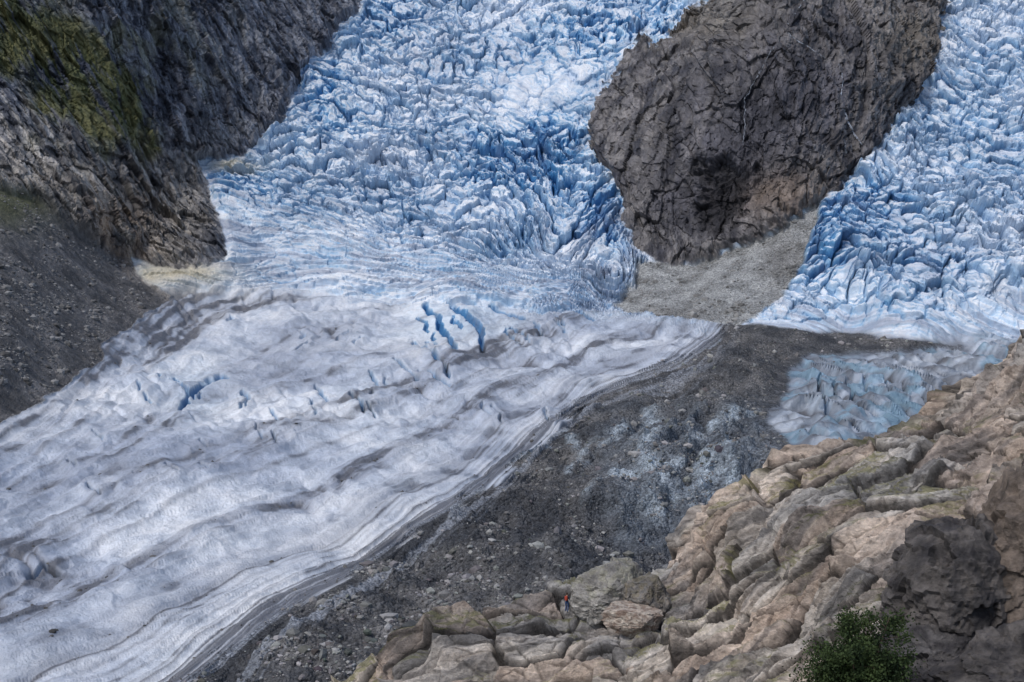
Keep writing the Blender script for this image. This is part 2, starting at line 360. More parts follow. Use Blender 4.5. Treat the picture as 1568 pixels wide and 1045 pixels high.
cellr=np.zeros_like(x);cellr[rockm]=RV[BI,5]*.45+RV[AI,5]*.3+RV[CI,5]*.25
scr=m_left*sst(-6,10,s_scree)
hs=fbm2(x/25,y/25,4)*1.5+fbm2(x/4,y/4,3)*.5
print('noise',time.time()-T0)
UP=np.stack([0*wt,-.35-.35*(1-wt)*m_ice,1-.25*(1-wt)*m_ice],-1);UP/=np.linalg.norm(UP,axis=-1)[...,None]
rockw=(m_left*(1-scr)+m_cliff)
edge=sst(0,16,s_left)*m_left+sst(0,12,s_cliff)*m_cliff
ND=NB+np.array([0,-.9,0]);ND/=np.linalg.norm(ND,axis=-1)[...,None]
P=P+ND*(hr*rockw*(.35+.65*edge))[...,None]
edge_i=np.clip(.35+.65*sst(-2,-14,np.maximum(s_left,s_cliff)),0,1)*(.3+.7*sst(0,-30,s_mor))
P=P+UP*(hi*m_ice*edge_i+m_ice*1.5*(1-wt)+hm*m_mor+hg*m_grav+hs*scr)[...,None]
NN=normals(P)
nz=NN[...,2].astype(np.float32)
# ------------------------------------------------------------------ colours
C=np.zeros(P.shape,np.float32)
n_lo=fbm2(x/90,y/90,3);n_md=fbm2(x/14,y/18,4)
white=lin(243,246,250);pale=lin(212,224,239);blue=lin(108,184,226);deep=lin(30,108,170);dirty=lin(126,129,139);dirt=lin(74,74,78)
ice=mix(white*np.ones_like(C),pale,np.clip(.40+.6*n_md+.5*n_lo,0,1))
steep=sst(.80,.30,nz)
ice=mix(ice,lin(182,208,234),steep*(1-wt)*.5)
bl=spot(835,250,75,60)*1.0+spot(925,350,30,55)+spot(520,190,70,60)*.6+spot(365,290,45,35)*.7+spot(760,270,70,50)*.5+spot(900,60,80,50)*.8+spot(1010,50,40,40)+spot(1310,320,70,50)*.8+spot(1250,390,50,50)*.8+spot(1480,170,80,80)*.3+spot(600,30,60,50)*.6+spot(500,120,40,60)*.5
tb=spot(720,500,100,32)*1.1+spot(300,600,60,40)*.8+spot(1280,620,80,60)*.4+spot(900,490,60,15)*.8+spot(560,600,60,60)*.2+spot(780,740,60,20)*.3
bf=np.clip((1-wt)*(.14+.30*n_lo+.65*bl)+wt*(.05+1.0*tb),0,1.0)
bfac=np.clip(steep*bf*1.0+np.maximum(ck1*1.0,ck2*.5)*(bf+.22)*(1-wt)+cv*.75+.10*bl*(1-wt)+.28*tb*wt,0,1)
ice=mix(ice,blue,bfac*.9)
ice=mix(ice,deep,np.clip(bfac*1.5-.9,0,.7)+0*x)
ice=mix(ice,deep,np.clip(ck1*jag*(.22+.6*bl)*(1-wt)+ck2*jag*.08*(1-wt)+cv*.45,0,.8))
lf_=sst(1.02,.86,S+.04*w2)
ice=mix(ice,lin(180,190,208),wt*np.clip(.50+.6*n_lo+.4*bandA-.3*spot(560,650,160,70),0,.9)*(1-cv.clip(0,1)))
d_t=np.clip(.05+sst(.50,-.02,S+.06*w1)*.70*(.15+.85*band)+(1-lf_)*.75*(.3+.7*band)+.50*band*band+.34*sst(.0,.6,n_md+.5*n_lo),0,1)
d_t=np.clip(d_t+sst(.18,-.02,S+.04*w1)*band*.4+.5*cre2*sst(-.2,.4,n_lo+bandA)+.35*spot(760,560,90,30)*band,0,.97)
ice=mix(ice,dirty,d_t*wt*.80);ice=mix(ice,dirt,np.clip(d_t*1.8-1.1,0,.8)*wt)
ice=mix(ice,lin(150,162,176),rp*.55);ice=mix(ice,dirt,rp*np.clip(sst(.05,.5,rib2+.5*n_md)*.55+.65*sst(.1,-.7,rib)+.35*rk_,0,.88))
ice=mix(ice,lin(150,196,222),rp*.4*sst(.1,.8,rib)*sst(-.2,.4,n_lo+n_md))
lb=np.clip(.5+.9*n2(x/75+w1*.4,V*1.8+9)+.7*n2(x/50,V*5)+.4*n2(x/40,V*12),0,1)
d_i=np.clip(lb**2*(.68-.50*jag)+.03+.2*n_lo+.24*sst(.1,.7,n_md)+spot(915,420,45,60)*.6*(.5+.5*n_md)+spot(640,60,50,50)*.15,0,1)*(1-wt)
d_i=np.clip(d_i+sst(26,4,-np.maximum(s_left,s_cliff))*.25*(.5+w1),0,.8)*(1-wt)
ice=mix(ice,lin(152,160,178),d_i)
ice=mix(ice,lin(205,196,172),np.clip(spot(270,425,80,22)*1.2+spot(355,258,40,10)*.8,0,.9))
# rocks
nr=fbm3(x/22,y/30,z/30,4);nr2=fbm3(x/70,y/70,z/70,3)
kf=np.where(PX<700,.40,-.30).astype(np.float32);ycf=np.where(PX<700,.5,.05).astype(np.float32);shf=x*.9+y*ycf+z*kf
strk=fbm3(shf/5,z/45,y/90,4,.6)
tone=np.clip(.5+.6*nr+.6*strk+1.2*(cellr-.5),0,1)
rkL=mix(lin(84,89,102)*np.ones_like(C),lin(156,160,170),tone)
lower=sst(120,330,PY+40*nr2)*sst(430,250,PX+40*nr2)
rkL=mix(rkL,mix(lin(106,104,102)*np.ones_like(C),lin(180,173,163),tone),lower*.85)
rkL=mix(rkL,lin(184,150,116),spot(175,370,50,45)*.8*np.clip(.6+nr,0,1))
rkL=mix(rkL,lin(205,200,194),np.clip(spot(30,215,60,70)*sst(0,.4,strk)*.9,0,1))
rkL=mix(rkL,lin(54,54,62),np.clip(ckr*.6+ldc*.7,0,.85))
green=np.clip(sst(-40,25,sdf([(-300,-40),(40,-20),(120,60),(220,150),(235,200),(180,235),(90,190),(30,120),(-300,60)],XW,YW)+45*nr),0,1)*.9
green=np.maximum(green,sst(.05,.55,nr+nr2*.6)*sst(460,80,PX)*sst(300,120,PY)*.65)
green=green*sst(-.5,.0,strk+.4*nr+.1)
rkL=mix(rkL,mix(lin(76,85,50)*np.ones_like(C),lin(114,114,72),np.clip(.5+nr,0,1)),green)
sc=mix(lin(86,87,90)*np.ones_like(C),lin(116,115,116),np.clip(.5+n_md,0,1));sc=mix(sc,lin(98,102,62),spot(20,310,70,35)*.6)
rkL=mix(rkL,sc,sst(-6,10,s_scree))
rkC=mix(lin(70,70,77)*np.ones_like(C),lin(150,146,144),tone)
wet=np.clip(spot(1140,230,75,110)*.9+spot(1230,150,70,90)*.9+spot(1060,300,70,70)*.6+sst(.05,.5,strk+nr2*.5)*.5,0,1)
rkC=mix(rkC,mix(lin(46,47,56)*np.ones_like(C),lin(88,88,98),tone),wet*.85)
rkC=mix(rkC,lin(136,126,106),spot(1080,40,80,40)*.45+spot(1390,70,50,50)*.4)
rkC=mix(rkC,lin(150,132,116),np.clip(spot(1190,310,70,35)*.6,0,1))
rkC=mix(rkC,lin(36,36,42),np.clip(ckr*.5+ldc*.75+alc*.7,0,.9))  # alc also paints the overhang's shade into the dark, wet rock colour
gv=mix(lin(168,170,170)*np.ones_like(C),lin(136,138,138),np.clip(.5+n_md,0,1))
gv=mix(gv,lin(104,103,102),spot(1200,400,30,50)*.7+spot(1040,480,50,10)*.6)
mo=mix(lin(72,74,78)*np.ones_like(C),lin(114,113,113),np.clip(.4+.7*n_md+.5*n_lo,0,1))
fi=facemask*sst(.0,1.0,.7*ribm+.5*n2(ft/4+w1,y/30)+.45*n2(x/34,y/5+w1))
mo=mix(mo,lin(90,97,106),facemask*.8);mo=mix(mo,lin(146,156,166),fi*.5)
mo=mix(mo,lin(184,197,208),ex_*sst(-.3,.5,n2(ft/5+w1,y/26)+.5*n2(x/30,y/4)+.3)*.66)
eb=sst(-.26,-.01,S+.03*w1)*sst(.5,.95,band);mo=mix(mo,lin(160,166,176),eb*.75*sst(1150,1050,PX))
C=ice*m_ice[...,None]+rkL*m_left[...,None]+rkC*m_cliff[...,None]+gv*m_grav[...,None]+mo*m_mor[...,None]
C=np.clip(C,.01,.95)
lab=np.argmax(np.stack([m_ice,m_left,m_cliff,m_grav,m_mor]),0)
H,Wd=PX.shape
idx=np.arange(H*Wd).reshape(H,Wd)
Q4=np.stack([idx[:-1,:-1],idx[1:,:-1],idx[1:,1:],idx[:-1,1:]],-1).reshape(-1,4)
ql=lab[:-1,:-1].reshape(-1);wf=((wt[:-1,:-1]>.3)&(right[:-1,:-1]<.5)).reshape(-1)
Vf=P.reshape(-1,3);Cf=C.reshape(-1,3)
for k,(nm,mt) in enumerate([('glacier',M_ice),('mountain_rock_face',M_mtn),('rock_cliff',M_cliff),('gravel_slope',M_mor),('moraine',M_mor)]):
    q=Q4[ql==k];u,iv=np.unique(q.ravel(),return_inverse=True)
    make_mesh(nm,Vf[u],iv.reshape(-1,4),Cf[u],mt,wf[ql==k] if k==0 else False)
print('sheet',H*Wd,time.time()-T0)
# ================================================================== loose stones
bm=bmesh.new();bmesh.ops.create_icosphere(bm,subdivisions=1,radius=1);bm.verts.ensure_lookup_table()
IV=np.array([v.co[:] for v in bm.verts]);IF=np.array([[v.index for v in f.verts] for f in bm.faces]);bm.free()
def stones(name,pos,size,col,seed=1):
    g=np.random.default_rng(seed);n=len(pos)
    sc=size[:,None]*g.uniform(.55,1.25,(n,3))*np.array([1,1,.7])
    Vv=IV[None]*sc[:,None,:]*(1+g.uniform(-.28,.28,(n,len(IV),1)))
    a=g.uniform(0,6.28,n);ca,sa=np.cos(a),np.sin(a)
    xx=Vv[...,0]*ca[:,None]-Vv[...,1]*sa[:,None];yy=Vv[...,0]*sa[:,None]+Vv[...,1]*ca[:,None]
    Vv=np.stack([xx,yy,Vv[...,2]],-1)+pos[:,None,:]
    FF=IF[None]+(np.arange(n)*len(IV))[:,None,None]
    cc=np.repeat(col[:,None,:],len(IV),1)
    return make_mesh(name,Vv.reshape(-1,3),FF.reshape(-1,3),cc.reshape(-1,3),M_stone,False)
infr=(PX>-60)&(PX<1640)&(PY>-20)&(PY<1080)
def pick(mask,n,wgt=None):
    ids=np.flatnonzero((mask&infr).ravel())
    p=None
    if wgt is not None:
        p=wgt.ravel()[ids].astype(float);p/=p.sum()
    return rng.choice(ids,n,replace=False,p=p)
dens=np.clip(.25+n_md+.4*n_lo,.03,1.5)
ids=pick(m_mor>.7,10000,dens)
sz=.2+rng.pareto(2.8,len(ids))*.4;sz=np.minimum(sz,1.8)
gcol=(rng.uniform(.06,.36,(len(ids),1))*np.array([[1,.99,.97]])+rng.uniform(0,.02,(len(ids),3))).astype(np.float32)
stones('moraine_boulders',Vf[ids]+[0,0,.1],sz,gcol,3)
ids=pick((m_left>.9)&(s_scree>4),2600,dens);sz=np.minimum(.35+rng.pareto(2.6,len(ids))*.5,2.4)
stones('scree_boulders',Vf[ids],sz,(rng.uniform(.07,.30,(len(ids),1))*np.array([[1,.99,.98]])).astype(np.float32),4)
ids=pick((m_grav>.9),700,dens);sz=np.minimum(.4+rng.pareto(2.4,len(ids))*.5,2.5)
stones('gravel_boulders',Vf[ids],sz,(rng.uniform(.1,.34,(len(ids),1))*np.array([[1,.99,.96]])).astype(np.float32),5)
ids=pick((m_ice>.9)&(wt>.9)&(d_t>.7),1100);sz=np.minimum(.12+rng.pareto(3,len(ids))*.25,1.1)
stones('glacier_debris_stones',Vf[ids],sz,(rng.uniform(.06,.18,(len(ids),1))*np.array([[1,.98,.95]])).astype(np.float32),6)
# ================================================================== waterfalls on the cliff
def simple_mat(name,col,rough=.6,spec=.4,var=.15,scale=3.):
    m=bpy.data.materials.new(name);m.use_nodes=True;nt=m.node_tree;b=nt.nodes['Principled BSDF']
    b.inputs['Roughness'].default_value=rough;b.inputs['Specular IOR Level'].default_value=spec
    t=nt.nodes.new('ShaderNodeTexCoord');n=nt.nodes.new('ShaderNodeTexNoise');n.inputs['Scale'].default_value=scale;n.inputs['Detail'].default_value=5
    r=nt.nodes.new('ShaderNodeValToRGB');c=np.array(col)
    r.color_ramp.elements[0].position=.3;r.color_ramp.elements[1].position=.7
    r.color_ramp.elements[0].color=(*np.clip(c*(1-var),0,1),1);r.color_ramp.elements[1].color=(*np.clip(c*(1+var),0,1),1)
    nt.links.new(t.outputs['Object'],n.inputs['Vector']);nt.links.new(n.outputs['Fac'],r.inputs[0]);nt.links.new(r.outputs[0],b.inputs['Base Color'])
    return m
M_water=simple_mat('falling_water_mat',(.30,.33,.38),.4,.4,.5,.4)
falls=[[(1284,98,.4),(1288,115,.5),(1289,130,.7),(1291,165,1.2),(1299,185,1.3),(1308,205,.8),(1320,222,.4)],[(1296,180,.5),(1292,200,.3),(1296,235,.25)],
[(1232,0,.5),(1216,25,.8),(1204,42,1.0),(1212,56,.9),(1230,68,.7),(1250,80,.5),(1264,90,.3)],[(1186,70,.3),(1168,100,.25),(1152,128,.4),(1143,150,.3),(1141,185,.35),(1138,222,.2)]]
wg=np.random.default_rng(11);WV=[];WF=[]
for fl in falls:
    fl=np.array(fl,float);n=len(fl)*10;t=np.linspace(0,len(fl)-1,n)
    wx=np.cumsum(wg.normal(0,.5,n));wx-=np.linspace(wx[0],wx[-1],n)
    for st in range(3):
        A_=np.interp(t,range(len(fl)),fl[:,0])+(st-1)*1.0+wx;B_=np.interp(t,range(len(fl)),fl[:,1]);Wd_=np.interp(t,range(len(fl)),fl[:,2])
        dep=[]
        for a,b in zip(A_,B_):        # front of the displaced rock at this pixel
            j=int(np.argmin(abs(px-a)));i=int(np.argmin(abs(py-b)))
            blkp=P[max(0,i-12):i+13,max(0,j-6):j+7].reshape(-1,3)-CAM
            dd=blkp@FW;pxp=784+F*(blkp@RT)/dd;pyp=522.5-F*(blkp@UPV)/dd
            mk=(abs(pxp-a)<2.5)&(abs(pyp-b)<2.5)
            dep.append((dd[mk].min() if mk.any() else dd.min())-.8)
        dep=np.array(dep);dep=np.array([dep[max(0,i-1):i+2].min() for i in range(n)])
        C_=unproj(A_+wg.normal(0,.25,n),B_,dep);on=True
        for i in range(n):
            w=Wd_[i]*wg.uniform(.12,.5)
            WV+=[C_[i]-RT*w,C_[i]+RT*w];k=len(WV)
            if wg.random()<.25: on=not on
            if i>0 and (on or (st==1 and wg.random()<.85)):WF.append([k-4,k-3,k-1,k-2])
make_mesh('waterfall',np.array(WV),np.array(WF),None,M_water,True)
# ================================================================== NEAR ROCK SLOPE
cr=np.array([(470,1130,120),(560,1090,121),(622,1050,122),(645,1012,122),(700,982,123),(780,952,123),(835,925,124),(870,912,125),(1000,905,125),(1020,900,125),(1060,888,125),(1110,856,126),(1140,808,127),(1190,782,127),(1222,744,127),(1260,720,127),(1300,702,127),(1370,676,127),(1440,643,128),(1500,606,128),(1568,545,128),(1700,450,129),(1850,380,130)],float)
bt=np.array([(420,1330,104),(2250,1250,68)],float)
seg=np.concatenate([[0],np.cumsum(np.hypot(np.diff(cr[:,0]),np.diff(cr[:,1])))]);seg/=seg[-1]
nu,nw,nbk=1300,760,46
uu=np.linspace(0,1,nu)
cp=np.stack([np.interp(uu,seg,cr[:,i]) for i in range(3)],-1)
for i in range(3):
    k=np.ones(15)/15;cp[:,i]=np.convolve(np.pad(cp[:,i],7,mode='edge'),k,'valid')
bp=bt[0]*(1-uu[:,None])+bt[1]*uu[:,None];bp[:,2]=1/((1-uu)/bt[0,2]+uu/bt[1,2])
Cw=unproj(cp[:,0],cp[:,1],cp[:,2]);Bw=unproj(bp[:,0],bp[:,1],bp[:,2])
tt=np.linspace(0,1,nw)[:,None]**1.05
iv=(1-tt)/cp[None,:,2]+tt/bp[None,:,2]
front=(Cw[None]*((1-tt)/cp[None,:,2]/iv)[...,None]+Bw[None]*(tt/bp[None,:,2]/iv)[...,None])
bk=(np.linspace(1,0,nbk+1)[:-1]**1.3)[:,None,None]*55*np.array([-.45,.75,-.85])[None,None]
R=np.concatenate([Cw[None]+bk,front],0)
RN=normals(R)
if RN[...,2].mean()<0: RN=-RN
for ax in range(3): RN[...,ax]=blur(RN[...,ax],14)
RN/=np.linalg.norm(RN,axis=-1)[...,None]
X,Y,Z=[R[...,i].astype(np.float32) for i in range(3)]
e1=Cw[int(nu*.8)]-Cw[int(nu*.25)];e1/=np.linalg.norm(e1)
nm=RN[nbk+nw//3].mean(0);nm/=np.linalg.norm(nm);e2=np.cross(nm,e1);e2/=np.linalg.norm(e2)
a1=(R@e1).astype(np.float32);a2=(R@e2).astype(np.float32);a3=(R@nm).astype(np.float32)
wv=fbm3(a1/22,a2/12,a3/12,4);wv2=fbm3(a1/7,a2/4,a3/4+9,3)
h=3.2*fbm3(a1/26,a2/16,a3/20,3)
c1=a2/6.5+1.0*wv+a1/40;c2=a2/2.2+.6*wv2+.9*wv-a1/24;c3=a2/.8+.9*wv2
g1=sst(-.3,.3,fbm3(a1/16,a2/9,a3/9+40,2));g2=sst(-.25,.25,fbm3(a1/11,a2/7,a3/9+80,2))
h+=1.9*saw(c1,.13)*(.4+.6*g1)+.9*saw(c2,.12)*(.35+.65*(1-g1))+.22*saw(c3,.25)
q1,q2,qi,dx,dy,dz=wor3(a1/9.0+.35*wv,a2/3.0+.3*wv+a1/16,a3/3.5)
h+=1.1*(RV[qi,2]-.5)+(dx*(RV[qi,3]-.5)+dy*(RV[qi,4]-.5))*3.0-.6*sst(.06,.01,q2-q1)
s1,s2,si,ex,ey,ez=wor3(a1/2.8+.2*wv2,a2/.9+a1/5,a3/1.2)
h+=(.34*(RV[si,2]-.5)+(ex*(RV[si,3]-.5)+ey*(RV[si,4]-.5))*1.2-.16*sst(.10,.02,s2-s1))*(.25+.75*g2)
t1,t2,ti,fx,fy,fz=wor3(a1/.9,a2/.36+a1/3,a3/.5)
h+=(.14*(RV[ti,2]-.5)+(fx*(RV[ti,3]-.5)+fy*(RV[ti,4]-.5))*.45)*(.5+.5*(1-g1))
h+=.20*rid3(a1/3.4,a2/1.0,a3/1,3)*(1-.6*g2)
R2=R+RN*h[...,None]
NR=normals(R2)
if NR[...,2].mean()<0:NR=-NR
nzr=NR[...,2].astype(np.float32)
cn=fbm3(a1/9,a2/5,a3/5,4);cn2=fbm3(a1/30,a2/18,a3/10+3,3);cst=fbm3(a1/12,a2/.9,a3/2,3)
RC=mix(lin(158,148,138)*np.ones(R2.shape,np.float32),lin(230,219,206),np.clip(.4+.8*cn+.7*(RV[si,5]-.5)+.3*(RV[ti,5]-.5),0,1))
RC=mix(RC,lin(166,166,166),np.clip(sst(-.3,.4,cn2+.3*cst),0,1)*.8)
RC=mix(RC,lin(204,168,140),sst(.45,1.,RV[qi,5]+.3*cn)*.32)
RC=mix(RC,lin(90,87,86),sst(.05,.6,cst-.2*cn+.3*cn2)*.62)
RC=mix(RC,lin(54,51,50),np.clip(sst(.06,.01,q2-q1)*.8+sst(.08,.01,s2-s1)*.45,0,.85))
ms=sst(.10,.5,fbm3(a1/6,a2/3,a3/3+70,4)+.35*(nzr-.5)+.25*cn2)*sst(.3,.7,nzr)
RC=mix(RC,mix(lin(86,90,52)*np.ones(R2.shape,np.float32),lin(128,124,82),np.clip(.5+cn,0,1)),ms*.75)
HH,WW=R2.shape[:2];idx=np.arange(HH*WW).reshape(HH,WW)
FQ=np.stack([idx[:-1,:-1],idx[1:,:-1],idx[1:,1:],idx[:-1,1:]],-1).reshape(-1,4)
make_mesh('rock_slope',R2.reshape(-1,3),FQ,np.clip(RC,.01,.9).reshape(-1,3),M_near,False)
print('near',time.time()-T0)
# ------------------------------------------------------------------ boulders (faceted by cutting planes)
def boulder(name,cen,rad,seed,colA,colB,sub=6,nrot=0,npl=16,chip=.05,moss=0.):
    g=np.random.default_rng(seed)
    bm=bmesh.new();bmesh.ops.create_icosphere(bm,subdivisions=sub,radius=1)
    V=np.array([v.co[:] for v in bm.verts]);FC=np.array([[v.index for v in f.verts] for f in bm.faces]);bm.free()
    pn=g.normal(size=(npl,3));pn/=np.linalg.norm(pn,axis=1)[:,None];pc=g.uniform(.66,1.,npl)
    dt=np.clip(V@pn.T,1e-3,None);rr=np.minimum(1.08,(pc/dt).min(1))
    o=g.uniform(0,50,3)
    f=fbm3(V[:,0]*2+o[0],V[:,1]*2+o[1],V[:,2]*2+o[2],6,.6)
    k1,k2,ki,kx,ky,kz=wor3(V[:,0]*2.4+o[1]+.2*f,V[:,1]*2.4,V[:,2]*3.2+o[2]+.2*f)
    l1,l2,li,lx,ly,lz=wor3(V[:,0]*6+o[1],V[:,1]*6,V[:,2]*8+o[2])
    rr=rr*(1+chip*1.0*f+chip*(RV[ki,2]-.5)*1.6+chip*(kx*(RV[ki,3]-.5)+kz*(RV[ki,4]-.5))*3+chip*(lx*(RV[li,3]-.5)+lz*(RV[li,4]-.5))*1.4)
    c,s=math.cos(nrot),math.sin(nrot)
    W=V*rr[:,None]*np.array(rad);W=np.stack([W[:,0]*c-W[:,1]*s,W[:,0]*s+W[:,1]*c,W[:,2]],1)
    f2=fbm3(V[:,0]*4+o[0],V[:,1]*4,V[:,2]*4,5,.6)
    col=mix(colA*np.ones((len(V),3),np.float32),colB,np.clip(.5+.9*f2+.5*(RV[ki,5]-.5),0,1))
    if moss>0: col=mix(col,lin(92,94,50),sst(.2,.7,f2+.6*V[:,2])*moss)
    return make_mesh(name,W+np.array(cen),FC,col,M_near,False)
tanA,tanB,gryA,gryB,drkA,drkB=lin(150,140,130),lin(204,193,180),lin(134,131,127),lin(190,186,180),lin(70,68,70),lin(112,107,104)
def at(pxx,pyy,dep): return unproj(pxx,pyy,dep)
boulder('boulder',at(945,912,121),(3.6,3.0,2.8),21,gryA,gryB,moss=.4)
boulder('boulder',at(990,915,119),(2.0,2.4,2.2),22,gryA,tanA,moss=.3)
boulder('boulder',at(968,948,116),(2.4,2.0,1.4),23,lin(146,128,116),tanB)
boulder('boulder',at(1490,910,72),(4.2,3.4,4.4),33,drkA,drkB,6,.4,14,.07)
boulder('boulder',at(1600,850,71),(4.0,3.7,4.8),35,lin(92,84,78),lin(132,120,110),6,.9,14,.07)
boulder('boulder',at(1440,1030,69),(3.4,3.1,2.3),36,drkA,lin(108,105,104),6,.2,14,.07)
boulder('boulder',at(1590,1050,65),(4.4,3.4,2.8),39,drkA,drkB,6,.2,14,.07)
# ================================================================== birch
M_bark=simple_mat('bark_mat',(.12,.09,.07),.9,.2,.35,8)
lm=bpy.data.materials.new('leaf_mat');lm.use_nodes=True;b=lm.node_tree.nodes['Principled BSDF']
a=lm.node_tree.nodes.new('ShaderNodeAttribute');a.attribute_name='Col';lm.node_tree.links.new(a.outputs['Color'],b.inputs['Base Color']);b.inputs['Roughness'].default_value=.75;b.inputs['Specular IOR Level'].default_value=.2
def tube(pts,rad,ns=7):
    V=[];Fc=[];pts=np.array(pts)
    for i,p in enumerate(pts):
        d=pts[min(i+1,len(pts)-1)]-pts[max(i-1,0)];d/=np.linalg.norm(d)
        u=np.cross(d,[.3,.9,.1]);u/=np.linalg.norm(u);v=np.cross(d,u)
        for k in range(ns):
            t=k/ns*2*math.pi;V.append(p+(u*math.cos(t)+v*math.sin(t))*rad[i])
    for i in range(len(pts)-1):
        for k in range(ns):
            Fc.append([i*ns+k,i*ns+(k+1)%ns,(i+1)*ns+(k+1)%ns,(i+1)*ns+k])
    return V,Fc
def tree(base,height,width,seed,nleaf=14000):
    g=np.random.default_rng(seed);V=[];Fc=[];tips=[]
    root=bpy.data.objects.new('birch_tree',None);scene.collection.objects.link(root);root.location=base
    def add(pts,rad):
        v,f=tube(pts,rad);o=len(V);V.extend(v);Fc.extend([[q+o for q in ff] for ff in f])
    for st in range(7):
        an0=st/7*6.28;lean=np.array([math.cos(an0),math.sin(an0)])*g.uniform(.08,.40);hh=height*g.uniform(.6,1.0)
        tr=[np.array([lean[0]*t*width+.05*math.sin(5*t+st),lean[1]*t*width,t*hh-.8]) for t in np.linspace(0,1,9)]
        add(tr,list(np.linspace(.09,.014,9)))
        for k in range(20):
            t=g.uniform(.12,.98);p0=np.array([np.interp(t,np.linspace(0,1,9),[q[i] for q in tr]) for i in range(3)])
            an=g.uniform(0,6.28);ln=width*.42*g.uniform(.5,1)*(1.15-t*.75)
            d=np.array([math.cos(an),math.sin(an),g.uniform(.2,.7)]);br=[p0+d*ln*s+np.array([0,0,-.12*ln*s*s]) for s in np.linspace(0,1,5)]
            add(br,list(np.linspace(.025,.006,5)));tips+=br[1:]
            for j in range(2):
                d2=d+g.normal(0,.6,3);b0=br[3];b2=[b0+d2*ln*.4*s for s in np.linspace(0,1,3)];add(b2,[.01,.007,.004]);tips+=b2[1:]
    tk=make_mesh('trunk_and_limbs',np.array(V),np.array(Fc),None,M_bark,True);tk.parent=root
    tips=np.array(tips);c=tips[g.integers(0,len(tips),nleaf)]+g.normal(0,.24,(nleaf,3))
    n=g.normal(size=(nleaf,3));n/=np.linalg.norm(n,axis=1)[:,None];u=np.cross(n,g.normal(size=(nleaf,3)));u/=np.linalg.norm(u,axis=1)[:,None];v=np.cross(n,u)
    s=g.uniform(.05,.09,(nleaf,1))
    LV=np.stack([c-u*s,c-v*s*.6,c+u*s,c+v*s*.6],1).reshape(-1,3);LF=np.arange(nleaf*4).reshape(-1,4)
    cl=fbm3(c[:,0]*1.2,c[:,1]*1.2,c[:,2]*1.2,2)
    col=mix(lin(34,48,28)*np.ones((nleaf,3),np.float32),lin(74,90,52),np.clip(.4+.8*cl+g.normal(0,.15,nleaf),0,1).astype(np.float32))
    lf=make_mesh('leaves',LV,LF,np.repeat(col,4,0),lm,False);lf.parent=root
tree(tuple(unproj(1303,1095,65.0)),5.9,4.8,5,42000)
